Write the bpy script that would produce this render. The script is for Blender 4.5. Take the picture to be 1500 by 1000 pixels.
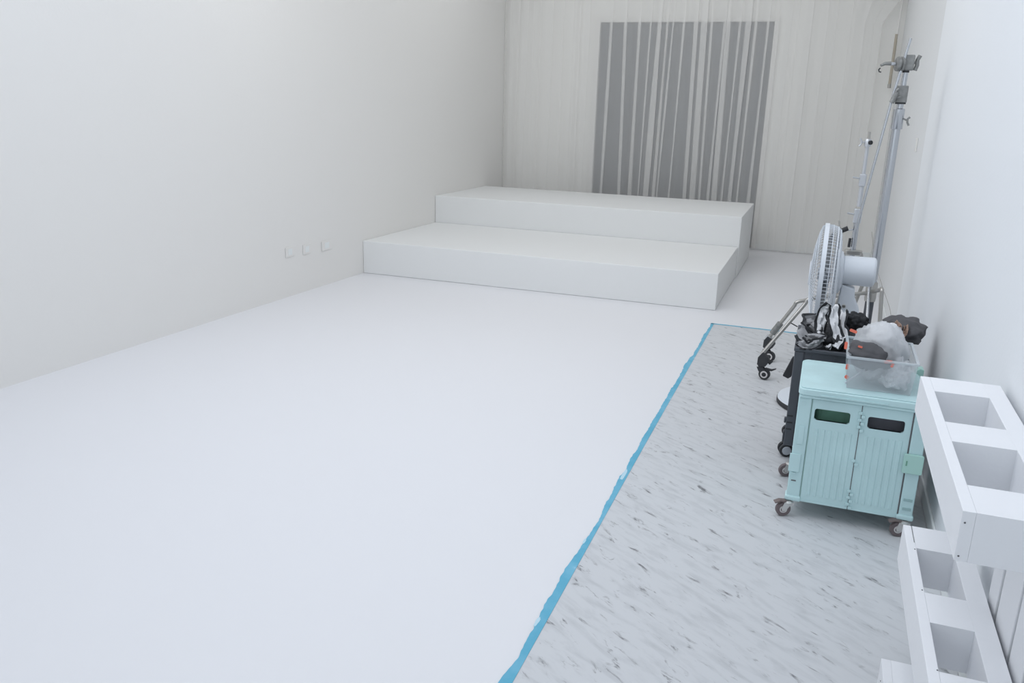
import bpy, bmesh, math, random
from mathutils import Vector, Matrix, noise
PI = math.pi
random.seed(7)
for o in list(bpy.data.objects): bpy.data.objects.remove(o)
sc = bpy.context.scene
C = sc.collection

# ---------------------------------------------------------------- camera
cam = bpy.data.cameras.new('camera'); camo = bpy.data.objects.new('camera', cam); C.objects.link(camo)
YAW, PITCH, ROLL, FPX, CAMZ = -0.3500817, 0.2812939, 0.02807112, 1224.28, 1.75
def cam_axes():
    cy, sy, cp, sp = math.cos(YAW), math.sin(YAW), math.cos(PITCH), math.sin(PITCH)
    f = Vector((sy*cp, cy*cp, -sp)); r = Vector((cy, -sy, 0)); u = r.cross(f)
    c, s = math.cos(ROLL), math.sin(ROLL)
    return c*r + s*u, -s*r + c*u, f
AX = cam_axes()
m = Matrix((AX[0], AX[1], -AX[2])).transposed().to_4x4()
m.translation = Vector((0, 0, CAMZ)); camo.matrix_world = m
cam.sensor_width = 36; cam.lens = FPX*36/1500; cam.clip_start = .05; cam.clip_end = 60
sc.camera = camo

# ---------------------------------------------------------------- world, lamps, exposure
w = bpy.data.worlds.new('world'); sc.world = w; w.use_nodes = True
w.node_tree.nodes['Background'].inputs[0].default_value = (.8, .88, 1, 1)
w.node_tree.nodes['Background'].inputs[1].default_value = .1
sc.view_settings.view_transform = 'Standard'; sc.view_settings.look = 'None'
sc.view_settings.exposure = -0.08; sc.view_settings.gamma = 1; sc.view_settings.use_curve_mapping = False
def area(name, loc, sx, sy, power, col, rot=(0, 0, 0)):
    l = bpy.data.lights.new(name, 'AREA'); l.shape = 'RECTANGLE'; l.size = sx; l.size_y = sy
    l.energy = power; l.color = col
    o = bpy.data.objects.new(name, l); C.objects.link(o); o.location = loc; o.rotation_euler = rot
area('ceiling_lamp', (-2.0, 3.2, 4.1), 4.0, 3.0, 83, (.95, 1, 1.09))
area('ceiling_lamp', (-2.0, 5.6, 4.0), 4.0, 1.4, 52, (1, 1, .985), (math.radians(42), 0, 0))
area('ceiling_lamp', (-2.0, 7.6, 4.0), 4.0, 1.4, 10, (.99, 1, 1.0), (math.radians(50), 0, 0))
area('ceiling_lamp', (-2.0, 9.2, 4.0), 4.0, 1.4, 22, (.99, 1, 1.0))
area('ceiling_lamp', (-.5, 1.5, 4.1), 1.5, 4.0, 16, (1, 1, 1))
area('front_fill', (-1.8, -2.2, 2.4), 4.5, 2.4, 40, (.91, 1, 1.09), (math.radians(88), 0, 0))  # unseen frontal fill from behind the camera; the front wall has no window

# ---------------------------------------------------------------- helpers
def at(px, py, Y):
    """point on the lateral plane Y seen at a pixel of the photograph (measuring aid)"""
    d = AX[0]*((px-750)/FPX) + AX[1]*(-(py-500)/FPX) + AX[2]
    t = Y/d.y
    return Vector((d.x*t, Y, d.z*t + CAMZ))
def mat(name, col, rough=.6, metal=0, bump=0, bscale=40, var=0, vscale=3, spec=.5):
    m = bpy.data.materials.new(name); m.use_nodes = True; nt = m.node_tree; b = nt.nodes['Principled BSDF']
    b.inputs['Base Color'].default_value = (*col, 1); b.inputs['Roughness'].default_value = rough
    b.inputs['Metallic'].default_value = metal; b.inputs['Specular IOR Level'].default_value = spec
    tc = nt.nodes.new('ShaderNodeTexCoord')
    if var:
        n = nt.nodes.new('ShaderNodeTexNoise'); n.inputs['Scale'].default_value = vscale; n.inputs['Detail'].default_value = 5
        r = nt.nodes.new('ShaderNodeValToRGB')
        r.color_ramp.elements[0].position = .3; r.color_ramp.elements[1].position = .7
        r.color_ramp.elements[0].color = (*[c*(1-var) for c in col], 1)
        r.color_ramp.elements[1].color = (*[min(1, c*(1+var*.6)) for c in col], 1)
        nt.links.new(tc.outputs['Object'], n.inputs['Vector']); nt.links.new(n.outputs['Fac'], r.inputs['Fac'])
        nt.links.new(r.outputs['Color'], b.inputs['Base Color'])
    if bump:
        n = nt.nodes.new('ShaderNodeTexNoise'); n.inputs['Scale'].default_value = bscale; n.inputs['Detail'].default_value = 3
        bp = nt.nodes.new('ShaderNodeBump'); bp.inputs['Strength'].default_value = bump; bp.inputs['Distance'].default_value = .004
        nt.links.new(tc.outputs['Object'], n.inputs['Vector']); nt.links.new(n.outputs['Fac'], bp.inputs['Height'])
        nt.links.new(bp.outputs['Normal'], b.inputs['Normal'])
    return m
def mix_transparent(m, alpha, translucent=0):
    """see-through plastic or voile: the surface shader mixed with Transparent"""
    nt = m.node_tree; b = nt.nodes['Principled BSDF']; out = nt.nodes['Material Output']
    t = nt.nodes.new('ShaderNodeBsdfTransparent'); mx = nt.nodes.new('ShaderNodeMixShader'); mx.inputs[0].default_value = alpha
    src = b.outputs[0]
    if translucent:
        tl = nt.nodes.new('ShaderNodeBsdfTranslucent'); tl.inputs[0].default_value = b.inputs['Base Color'].default_value
        m2 = nt.nodes.new('ShaderNodeMixShader'); m2.inputs[0].default_value = translucent
        nt.links.new(b.outputs[0], m2.inputs[1]); nt.links.new(tl.outputs[0], m2.inputs[2]); src = m2.outputs[0]
    nt.links.new(t.outputs[0], mx.inputs[1]); nt.links.new(src, mx.inputs[2]); nt.links.new(mx.outputs[0], out.inputs[0])
    return m

class MB:
    def __init__(s): s.b = bmesh.new(); s.mi = 0
    def _f(s, vs):
        try:
            f = s.b.faces.new(vs); f.material_index = s.mi; return f
        except ValueError: return None
    def box(s, x0, y0, z0, x1, y1, z1, M=None):
        v = [Vector((x, y, z)) for z in (z0, z1) for x, y in ((x0, y0), (x1, y0), (x1, y1), (x0, y1))]
        if M: v = [M @ p for p in v]
        v = [s.b.verts.new(p) for p in v]
        for q in ((3, 2, 1, 0), (4, 5, 6, 7), (0, 1, 5, 4), (1, 2, 6, 5), (2, 3, 7, 6), (3, 0, 4, 7)): s._f([v[i] for i in q])
        return s
    def prism(s, pts, a, b_, axis='z', M=None):
        """polygon pts extruded from a to b_ along axis"""
        def mk(p, t):
            q = {'z': (p[0], p[1], t), 'y': (p[0], t, p[1]), 'x': (t, p[0], p[1])}[axis]
            q = Vector(q); return s.b.verts.new(M @ q if M else q)
        lo = [mk(p, a) for p in pts]; hi = [mk(p, b_) for p in pts]; n = len(pts)
        s._f(lo[::-1]); s._f(hi)
        for i in range(n): s._f([lo[i], lo[(i+1) % n], hi[(i+1) % n], hi[i]])
        return s
    def tube(s, pts, r, n=12, caps=True, r2=None):
        pts = [Vector(p) for p in pts]; rings = []
        up = None
        for i, p in enumerate(pts):
            d = (pts[min(i+1, len(pts)-1)] - pts[max(i-1, 0)]).normalized()
            if up is None: up = d.orthogonal().normalized()
            up = (up - d*up.dot(d)).normalized(); sd = d.cross(up)
            rr = r if r2 is None else r + (r2-r)*i/(len(pts)-1)
            rings.append([s.b.verts.new(p + rr*(math.cos(2*PI*k/n)*up + math.sin(2*PI*k/n)*sd)) for k in range(n)])
        for a, b_ in zip(rings, rings[1:]):
            for k in range(n): s._f([a[k], a[(k+1) % n], b_[(k+1) % n], b_[k]])
        if caps: s._f(rings[0][::-1]); s._f(rings[-1])
        return s
    def lathe(s, prof, o, ax, n=32, close=False):
        """prof = [(distance along the axis, radius)], o origin, ax axis"""
        o = Vector(o); ax = Vector(ax).normalized(); u = ax.orthogonal().normalized(); v = ax.cross(u); rings = []
        for t, r in prof:
            if r < 1e-6: rings.append([s.b.verts.new(o + ax*t)])
            else: rings.append([s.b.verts.new(o + ax*t + r*(math.cos(2*PI*k/n)*u + math.sin(2*PI*k/n)*v)) for k in range(n)])
        pr = list(zip(rings, rings[1:])) + ([(rings[-1], rings[0])] if close else [])
        for a, b_ in pr:
            for k in range(n):
                q = [a[k % len(a)], a[(k+1) % len(a)], b_[(k+1) % len(b_)], b_[k % len(b_)]]
                uq = []
                for x in q:
                    if x not in uq: uq.append(x)
                if len(uq) > 2: s._f(uq)
        return s
    def ring(s, o, ax, R, r, n=48, k=8):
        return s.lathe([(r*math.sin(2*PI*j/k), R + r*math.cos(2*PI*j/k)) for j in range(k)], o, ax, n, True)
    def grid(s, fn, nu, nv):
        vs = [[s.b.verts.new(fn(i/nu, j/nv)) for j in range(nv+1)] for i in range(nu+1)]
        for i in range(nu):
            for j in range(nv): s._f([vs[i][j], vs[i+1][j], vs[i+1][j+1], vs[i][j+1]])
        return vs
    def build(s, name, m, parent=None, bevel=0, smooth=False, seg=2):
        me = bpy.data.meshes.new(name)
        bmesh.ops.recalc_face_normals(s.b, faces=s.b.faces[:])
        s.b.to_mesh(me); s.b.free()
        for q in (m if isinstance(m, (list, tuple)) else [m]): me.materials.append(q)
        o = bpy.data.objects.new(name, me); C.objects.link(o)
        if smooth:
            me.polygons.foreach_set('use_smooth', [True]*len(me.polygons))
            try: me.set_sharp_from_angle(angle=math.radians(40))
            except Exception: pass
        if bevel:
            b = o.modifiers.new('bevel', 'BEVEL'); b.width = bevel; b.segments = seg; b.limit_method = 'ANGLE'; b.angle_limit = math.radians(40)
        if parent:
            o.parent = parent
            me.transform(Matrix.Translation(-origin(parent)))
        return o
def origin(o):
    v = Vector(o.location); p = o.parent
    while p: v += Vector(p.location); p = p.parent
    return v
def tag(o, label=None, cat=None, group=None, kind=None):
    if label: o['label'] = label
    if cat: o['category'] = cat
    if group: o['group'] = group
    if kind: o['kind'] = kind
    return o
def thing(name, loc, label, cat, group=None):
    o = bpy.data.objects.new(name, None); C.objects.link(o); o.location = loc; o.empty_display_size = .1
    return tag(o, label, cat, group)
def rrect(x0, y0, x1, y1, r, n=5):
    out = []
    for cx, cy, a in ((x1-r, y0+r, -PI/2), (x1-r, y1-r, 0), (x0+r, y1-r, PI/2), (x0+r, y0+r, PI)):
        for k in range(n+1): t = a + PI/2*k/n; out.append((cx + r*math.cos(t), cy + r*math.sin(t)))
    return out
def smoothpath(pts, n=6):
    pts = [Vector(p) for p in pts]; P = [pts[0]] + pts + [pts[-1]]; out = []
    for i in range(1, len(P)-2):
        a, b, c, d = P[i-1:i+3]
        for k in range(n):
            t = k/n
            out.append(.5*((2*b) + (c-a)*t + (2*a-5*b+4*c-d)*t*t + (3*b-3*c+d-a)*t**3))
    out.append(pts[-1]); return out

# ---------------------------------------------------------------- materials
M_wall = mat('warm_white_paint', (.80, .79, .77), .75, bump=.15, bscale=60, spec=.2)
M_wallR = mat('cool_white_paint', (.875, .90, .925), .6, bump=.15, bscale=60, spec=.3)
M_floor = mat('white_floor_paint', (.755, .76, .785), .55, bump=.1, bscale=30, spec=.3)
M_step = mat('white_step_paint', (.775, .785, .785), .7, bump=.12, bscale=50, spec=.2)
M_ceil = mat('ceiling_paint', (.8, .8, .8), .8)
M_trim = mat('trim_white', (.8, .83, .83), .5)
M_pal = mat('white_painted_wood', (.84, .855, .885), .55, bump=.35, bscale=25, spec=.3)
M_nail = mat('nail_dark', (.12, .12, .13), .6)
M_teal = mat('mint_plastic', (.535, .745, .765), .42, var=.06, vscale=6)
M_groove_shade = mat('mint_groove_shade', (.33, .50, .51), .5)  # shade of the post slots put into a darker mint, not recessed
M_teal2 = mat('mint_green_plastic', (.43, .68, .62), .42)
M_teald = mat('dusty_mint_plastic', (.53, .735, .755), .45, var=.08, vscale=9)
M_black = mat('charcoal_plastic', (.076, .084, .099), .5)
M_blk2 = mat('black_rubber', (.03, .032, .036), .65)
M_tyre = mat('grey_brown_rubber', (.16, .13, .135), .6)
M_hub = mat('pale_hub', (.62, .60, .60), .5)
M_cast = mat('caster_zinc', (.62, .61, .6), .35, .5)
M_pedal = mat('brown_pedal', (.17, .135, .13), .5)
M_alu = mat('aluminium', (.50, .52, .55), .27, .88)
M_aluw = mat('pale_aluminium', (.58, .60, .63), .36, .6)
M_steel = mat('brushed_steel', (.44, .43, .41), .3, .85)
M_cast2 = mat('cast_grey_metal', (.27, .275, .27), .5, .5, var=.2, vscale=40)
M_fan = mat('white_fan_plastic', (.70, .745, .80), .4)
M_fang = mat('grey_fan_plastic', (.52, .56, .61), .4)
M_cloth = mat('grey_white_cloth', (.70, .71, .73), .9, bump=.4, bscale=90)
M_clothb = mat('black_piping', (.022, .024, .028), .85)
M_clothg = mat('mid_grey_cloth', (.33, .335, .35), .9, bump=.4, bscale=90)
M_tan = mat('tan_leather', (.40, .27, .21), .6)
M_bagd = mat('dark_grey_bag', (.085, .085, .092), .8, bump=.3, bscale=60)
M_bagw = mix_transparent(mat('milky_plastic_film', (.86, .88, .91), .35, bump=.8, bscale=22), .46, .3)
M_clear = mix_transparent(mat('clear_plastic', (.78, .84, .88), .12), .24)
M_rim = mix_transparent(mat('clear_plastic_edge', (.66, .72, .76), .15), .55)
M_orange = mat('coral_orange', (.85, .20, .13), .6)
M_green = mat('dark_green_fabric', (.17, .36, .27), .8, var=.15, vscale=12)
M_dim = mat('dim_grey_fabric', (.15, .155, .18), .8)
M_tape2 = mat('white_paint_smear', (.50, .70, .80), .6)
M_win = mat('dark_window_glass', (.010, .026, .050), .3)
M_frame = mat('window_frame_white', (.78, .77, .75), .5)
M_beige = mat('beige_strap', (.46, .42, .35), .8)
M_blade = mat('smoky_blade_plastic', (.16, .18, .20), .35)
M_disc = mat('white_plate', (.80, .82, .84), .5)

def tape_mat():
    m = mat('blue_tape', (.13, .42, .60), .6); nt = m.node_tree; b = nt.nodes['Principled BSDF']
    tc = nt.nodes.new('ShaderNodeTexCoord'); n = nt.nodes.new('ShaderNodeTexNoise'); n.inputs['Scale'].default_value = 9; n.inputs['Detail'].default_value = 6
    r = nt.nodes.new('ShaderNodeValToRGB'); e = r.color_ramp.elements
    e[0].position = .4; e[0].color = (.10, .40, .57, 1); e[1].position = .66; e[1].color = (.17, .47, .64, 1)
    x = e.new(.73); x.color = (.50, .72, .84, 1)
    nt.links.new(tc.outputs['Object'], n.inputs['Vector']); nt.links.new(n.outputs['Fac'], r.inputs['Fac']); nt.links.new(r.outputs['Color'], b.inputs['Base Color'])
    return m
M_tape = tape_mat()
def marble_mat():
    m = mat('marbled_vinyl', (.5, .53, .56), .5, spec=.35); nt = m.node_tree; b = nt.nodes['Principled BSDF']; L = nt.links.new
    tc = nt.nodes.new('ShaderNodeTexCoord')
    def mp(ang, sx, sy):
        v = nt.nodes.new('ShaderNodeMapping'); v.vector_type = 'TEXTURE'; v.inputs['Rotation'].default_value = (0, 0, math.radians(ang)); v.inputs['Scale'].default_value = (sx, sy, 1)
        L(tc.outputs['Object'], v.inputs['Vector']); return v
    def nz(v, scale, det, dist=0, rough=.55):
        n = nt.nodes.new('ShaderNodeTexNoise'); n.inputs['Scale'].default_value = scale; n.inputs['Detail'].default_value = det
        n.inputs['Distortion'].default_value = dist; n.inputs['Roughness'].default_value = rough; L(v.outputs[0], n.inputs['Vector']); return n
    def ramp(n, a, c):
        r = nt.nodes.new('ShaderNodeMapRange'); r.inputs[1].default_value = a; r.inputs[2].default_value = c; L(n.outputs['Fac'], r.inputs[0]); return r
    def mul(a, c):
        x = nt.nodes.new('ShaderNodeMath'); x.operation = 'MULTIPLY'; L(a.outputs[0], x.inputs[0])
        if isinstance(c, float): x.inputs[1].default_value = c
        else: L(c.outputs[0], x.inputs[1])
        return x
    v = mp(-38, 3.6, 1)
    s1 = ramp(nz(v, 30, 7, .7, .68), .555, .66)        # fine dark flecks, drawn out along the diagonal
    g1 = ramp(nz(mp(-38, 1.6, 1), 15, 3), .47, .60)     # flecks gather in patches
    s2 = ramp(nz(mp(-33, 4, 1), 26, 5, .4), .48, .72) # soft pale-grey veins
    f = mul(s1, g1)
    col = nt.nodes.new('ShaderNodeMixRGB'); col.inputs[1].default_value = (.60, .615, .635, 1); col.inputs[2].default_value = (.49, .505, .525, 1)
    L(mul(s2, .9).outputs[0], col.inputs[0])
    c2 = nt.nodes.new('ShaderNodeMixRGB'); c2.inputs[2].default_value = (.10, .10, .11, 1)
    L(mul(f, .85).outputs[0], c2.inputs[0]); L(col.outputs[0], c2.inputs[1]); L(c2.outputs[0], b.inputs['Base Color'])
    return m
M_marble = marble_mat()
M_curt = mix_transparent(mat('white_voile', (.93, .925, .91), .9, spec=.1), .385, .10)

# ---------------------------------------------------------------- the setting
LX = lambda y: -4.62 + .0366*y               # the left wall runs very slightly inward
XR = .605
YB = 11.12
def struct(o): o['kind'] = 'structure'; return o
struct(MB().prism([(-5, -2.6), (1, -2.6), (1, 11.6), (-5, 11.6)], -.1, 0).build('floor', M_floor))
struct(MB().prism([(-5, -2.6), (1, -2.6), (1, 11.6), (-5, 11.6)], 4.2, 4.3).build('ceiling', M_ceil))
struct(MB().prism([(LX(-2.5), -2.5), (LX(11.4), 11.4), (LX(11.4)-.2, 11.4), (LX(-2.5)-.2, -2.5)], 0, 4.2).build('wall_left', M_wall))
wr = struct(MB().prism([(XR, -2.5), (XR, 6.64), (XR+.012, 6.66), (XR+.2, 6.66), (XR+.2, -2.5)], 0, 4.2).build('wall_right', M_wallR))
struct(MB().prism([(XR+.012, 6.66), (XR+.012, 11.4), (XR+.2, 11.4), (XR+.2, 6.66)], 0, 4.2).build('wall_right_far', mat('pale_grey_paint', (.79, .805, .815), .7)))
# back wall with a hole for the window
wb = MB()
X0, X1, ZT = -2.965, -.815, 2.735
wb.box(LX(YB)-.1, YB, 0, X0-.03, YB+.2, 4.2); wb.box(X1+.03, YB, 0, XR+.1, YB+.2, 4.2); wb.box(X0-.03, YB, ZT+.03, X1+.03, YB+.2, 4.2)
struct(wb.build('wall_back', mat('back_wall_paint', (.86, .855, .83), .8)))
struct(MB().box(-4.9, -2.6, 0, 1, -2.5, 4.2).build('wall_front', M_wall))
wn = MB()
wn.box(X0-.06, YB-.03, 0, X0, YB+.06, ZT+.05); wn.box(X1, YB-.03, 0, X1+.06, YB+.06, ZT+.05); wn.box(X0, YB-.02, ZT, X1, YB+.06, ZT+.05)
wo = struct(wn.build('window_1', M_frame, bevel=.004))
MB().box(X0, YB+.03, 0, X1, YB+.05, ZT).build('pane', M_win, wo)
struct(MB().box(XR-.012, -2.5, 0, XR, 6.64, .075).build('baseboard_right', M_trim, bevel=.004))
struct(MB().box(XR, 6.67, 0, XR+.012, YB, .07).build('baseboard_right_far', M_trim, bevel=.003))
struct(MB().box(X1+.06, YB-.012, 0, XR+.012, YB, .06).build('baseboard_back', M_trim, bevel=.003))

# marbled vinyl laid in the corner of the white floor, and its tapes
tag(MB().prism([(-.735, -2.4), (XR-.014, -2.4), (XR-.014, 6.90), (-.748, 6.90)], .0005, .003).build('vinyl_sheet', M_marble),
    'grey marbled vinyl flooring strip along the right wall, edged with blue tape', 'vinyl flooring')
def tape_edge(name, label, pts_fn, n, mt):
    b = MB(); vs = []
    for i in range(n+1):
        a, c = pts_fn(i/n); vs.append((b.b.verts.new((*a, .0046)), b.b.verts.new((*c, .0046)), b.b.verts.new((*a, .0031)), b.b.verts.new((*c, .0031))))
    for p, q in zip(vs, vs[1:]):
        b._f([p[0], q[0], q[1], p[1]]); b._f([p[2], p[3], q[3], q[2]]); b._f([p[0], p[2], q[2], q[0]]); b._f([p[1], q[1], q[3], p[3]])
    return tag(b.build(name, mt), label, 'tape')
def long_tape(t):
    y = -.5 + t*7.42
    j = noise.noise(Vector((y*1.7, 3, 0)))*.024 + noise.noise(Vector((y*7, 9, 0)))*.013 + noise.noise(Vector((y*31, 5, 0)))*.005
    e = -.731 - .0017*max(0, y-2) + .003*math.sin(y*1.1)
    return (e - max(.006, .029 + j*.9), y), (e, y)
tape_edge('masking_tape', 'long torn blue masking tape between white floor and marbled vinyl', long_tape, 900, M_tape)
tape_edge('masking_tape', 'thin blue tape strip across the far end of the marbled vinyl', lambda t: ((-.76+t*1.34, 6.925+.004*noise.noise(Vector((t*40, 0, 0)))), (-.76+t*1.34, 6.900)), 120, M_tape)
def smear(y, w, l, dx):
    b = MB(); pts = []
    for k in range(14):
        a = 2*PI*k/14; r = 1+.35*noise.noise(Vector((math.cos(a)*2, math.sin(a)*2, y)))
        pts.append((-.737-.0017*max(0, y-2)+dx+w*r*math.cos(a), y+l*r*math.sin(a)))
    b.prism(pts, .0047, .0052); return b.build('paint_smear', M_tape2)
for k, (y, w_, l_, dx, lb) in enumerate([(3.72, .009, .07, -.016, 'largest pale paint smear over the blue tape beside the mint cart'), (3.02, .005, .022, -.020, 'small pale paint smear on the blue tape, middle one of three'), (2.42, .006, .028, -.022, 'small pale paint smear on the blue tape nearest the camera')]):
    tag(smear(y, w_, l_, dx), lb, 'paint smear')

# two-step white platform
pf = thing('stepped_platform', (-2.6, 7.4, 0), 'two-step white painted platform in front of the curtained window', 'platform')
MB().prism([(LX(7.40)+.002, 7.40), (-.79, 7.40), (-.79, 8.975), (LX(8.975)+.002, 8.975)], .001, .333).build('lower_step', M_step, pf, bevel=.006)
MB().prism([(LX(8.98)+.002, 8.98), (-.778, 8.98), (-.778, 10.38), (LX(10.38)+.002, 10.38)], .001, .646).build('upper_step', M_step, pf, bevel=.006)

# sheer curtain: one cloth with S-folds that drift from top to hem
YC = 10.93
XL, XRR = LX(YC)+.015, .375
folds = []   # top x, hem x, width, depth
win = [(-2.777, -2.80, .03), (-2.61, -2.545, .05), (-2.418, -2.411, .045), (-2.272, -2.30, .018), (-2.067, -2.10, .03), (-1.99, -2.06, .02), (-1.865, -1.90, .022), (-1.732, -1.686, .05),
       (-1.543, -1.495, .022), (-1.372, -1.40, .03), (-1.345, -1.313, .05), (-1.195, -1.23, .022), (-1.012, -1.04, .025), (-.87, -.90, .03)]
win += [(-2.16, -2.20, .06), (-1.63, -1.59, .06), (-1.10, -1.13, .05)]
for a, b_, w_ in win: folds.append((a, b_, w_))
for lo, hi in ((XL+.08, -2.95), (-.76, XRR-.1)):
    x = lo
    while x < hi:
        folds.append((x, x + random.uniform(-.035, .02), random.choice((.008, .012, .02, .035)))); x += random.uniform(.07, .19)
folds.sort()
for i in range(1, len(folds)):   # the hems must stay in order
    a, b_, w_ = folds[i]; pa, pb, pw = folds[i-1]
    if b_ - w_/2 < pb + pw/2 + .01: folds[i] = (a, pb + pw/2 + .01 + w_/2, w_)
def curtain_row(tz):
    pts = [(XL, 0)]; k = 0
    for a, b_, w_ in folds:
        c = b_ + (a-b_)*tz; w2 = w_*1.15*(.75+.5*math.sin(c*37+tz*2.0)**2)
        px, _ = pts[-1]; gap = (c - w2/2) - px
        for q in (.25, .5, .75): pts.append((px + gap*q, .016*math.sin(PI*q)*math.sin(c*23)+.004*math.sin(c*61+q*5)))
        pts += [(c-w2*.1, .0), (c+w2*.40, .001), (c+w2*.5, .002), (c+w2*.40, .003), (c, .0035), (c-w2*.4, .004), (c-w2*.5, .005), (c-w2*.40, .006), (c, .0055)]
    x = pts[-1][0]
    for q in (.5, 1): pts.append((x+(XRR-x)*q, .01*q))
    return pts
rows = 26; bm_ = MB(); prev = None
for j in range(rows+1):
    tz = j/rows; z = .018 + tz*3.32
    row = []
    pr = curtain_row(tz)
    for i, (x, y) in enumerate(pr):
        zz = z; f = max(0, (x-.1)/(XRR-.1))
        if z > 2.70: x += f*(z-2.70)*.62           # the leading edge is drawn back towards the corner
        row.append(bm_.b.verts.new((min(x, XR-.01), YC + y + (.012*math.sin(x*7+z) if z < 3 else 0), zz)))
    if prev:
        for i in range(len(row)-1): bm_._f([prev[i], prev[i+1], row[i+1], row[i]])
    prev = row
cu = bm_.build('sheer_curtain', M_curt, smooth=False)
cu.data.polygons.foreach_set('use_smooth', [True]*len(cu.data.polygons))
tag(cu, 'floor-length sheer white curtain across the whole back wall and window', 'curtain')
cr = thing('curtain_rail', (-2, YC+.01, 3.345), 'white ceiling rail carrying the sheer curtain', 'curtain rail')
MB().box(XL, YC-.012, 3.345, XR-.01, YC+.03, 3.375).build('rail', M_frame, cr, bevel=.003)
for k in range(12): MB().box(-4.0+k*.4, YC-.01, 3.375, -3.97+k*.4, YC+.03, 4.19).build('bracket', M_frame, cr)
st = MB(); st.tube([at(1322, 2, YC+.06)+Vector((.0, .02, .42)), at(1322, 2, YC+.06), at(1316, 40, YC+.06), at(1313, 60, YC+.06)], .010, 8)
sp = thing('hanging_strap', at(1322, 2, YC+.06), 'narrow beige strap hanging in the corner right of the curtain', 'strap')
st.build('upper_cord', M_frame, sp)
MB().tube([at(1313.5, 50, YC+.06), at(1308, 90, YC+.06), at(1303, 124, YC+.06)], .016, 8).build('strap_band', M_beige, sp)
MB().tube([at(1303, 123, YC+.06), at(1302.5, 129, YC+.06)], .019, 8).build('end_clip', M_steel, sp)

# sockets on the left wall, switch on the right wall
def plate(name, y, z, w_, h, label, left=True, group=None):
    if left:
        x = LX(y); t = thing(name, (x, y, z), label, 'socket', group)
        MB().box(x+.0005, y-w_/2, z-h/2, x+.006, y+w_/2, z+h/2).build('cover_plate', M_wall, t, bevel=.002)
        MB().box(x+.0062, y-w_*.22, z-h*.3, x+.0070, y+w_*.22, z+h*.3).build('outlet', M_trim, t)
    else:
        x = XR+.012; t = thing(name, (x, y, z), label, 'switch')
        MB().box(x-.012, y-w_/2, z-h/2, x-.0005, y+w_/2, z+h/2).build('cover_plate', M_wall, t, bevel=.003)
        MB().box(x-.016, y-w_*.2, z-h*.25, x-.0125, y+w_*.2, z+h*.25).build('rocker', M_trim, t)
plate('wall_socket', 6.21, .400, .13, .09, 'white wall socket low on left wall, nearest the camera of three')
plate('wall_socket', 6.46, .388, .13, .09, 'white wall socket low on left wall, middle one of three')
plate('wall_socket', 6.77, .378, .17, .09, 'widest white wall socket low on left wall, nearest the platform')
plate('wall_switch', 7.28, 1.50, .07, .10, 'small white switch high on the right wall beside the light stand', False)
tag(MB().tube(smoothpath([at(1277, 340, 8.0), at(1282, 384, 7.6), at(1293, 422, 7.3), at(1305, 462, 7.0), (.59, 6.97, .02)]), .0022, 6).build('thin_wire', M_steel), 'thin dark wire hanging down behind the large light stand', 'wire')

# ---------------------------------------------------------------- white wooden pallet on its edge
pal = thing('wooden_pallet', (.475, 2.35, 0), 'white painted wooden pallet standing on edge against the right wall', 'pallet')
def level(zt, h, y0, y1, x0, blocks, xr0=.534, xr1=.586):
    MB().box(x0, y0, zt-h, x0+.027, y1, zt).build('runner_board', M_pal, pal, bevel=.0012)
    MB().box(xr0, y0, zt-h, xr1, y1, zt).build('back_board', M_pal, pal, bevel=.0012)
    for a, b_ in blocks: MB().box(x0+.027, a, zt-h, xr0, b_, zt).build('block', M_pal, pal)
level(.929, .119, 1.86, 2.86, .358, ((1.86, 2.008), (2.287, 2.437), (2.712, 2.86)))
level(.462, .127, 1.86, 2.735, .366, ((1.86, 1.962), (2.175, 2.325), (2.585, 2.735)), .498, .552)
level(.118, .1175, 1.75, 2.49, .337, ((1.75, 1.90), (2.05, 2.18), (2.36, 2.49)), .498, .552)
for y0, y1 in ((1.66, 1.74), (1.765, 1.945), (1.965, 2.09), (2.11, 2.275), (2.30, 2.395)):
    MB().box(.5625, y0, .006, .592, y1, .805).build('plank', M_pal, pal, bevel=.003)
for x, y, z, d in ((.366, 1.8598, .902, (0, -1, 0)), (.366, 1.8598, .822, (0, -1, 0)), (.388, 2.575, .4622, (0, 0, 1)), (.388, 2.335, .4622, (0, 0, 1)), (.390, 1.966, .4622, (0, 0, 1)), (.3368, 2.42, .085, (-1, 0, 0))):
    MB().lathe([(0, 0), (0, .0023), (.0012, .0017), (.0012, 0)], (x, y, z), d, 8).build('nail', M_nail, pal)
MB().box(.389, 2.62, .4608, .391, 2.733, .4625).build('split', M_nail, pal)

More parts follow.
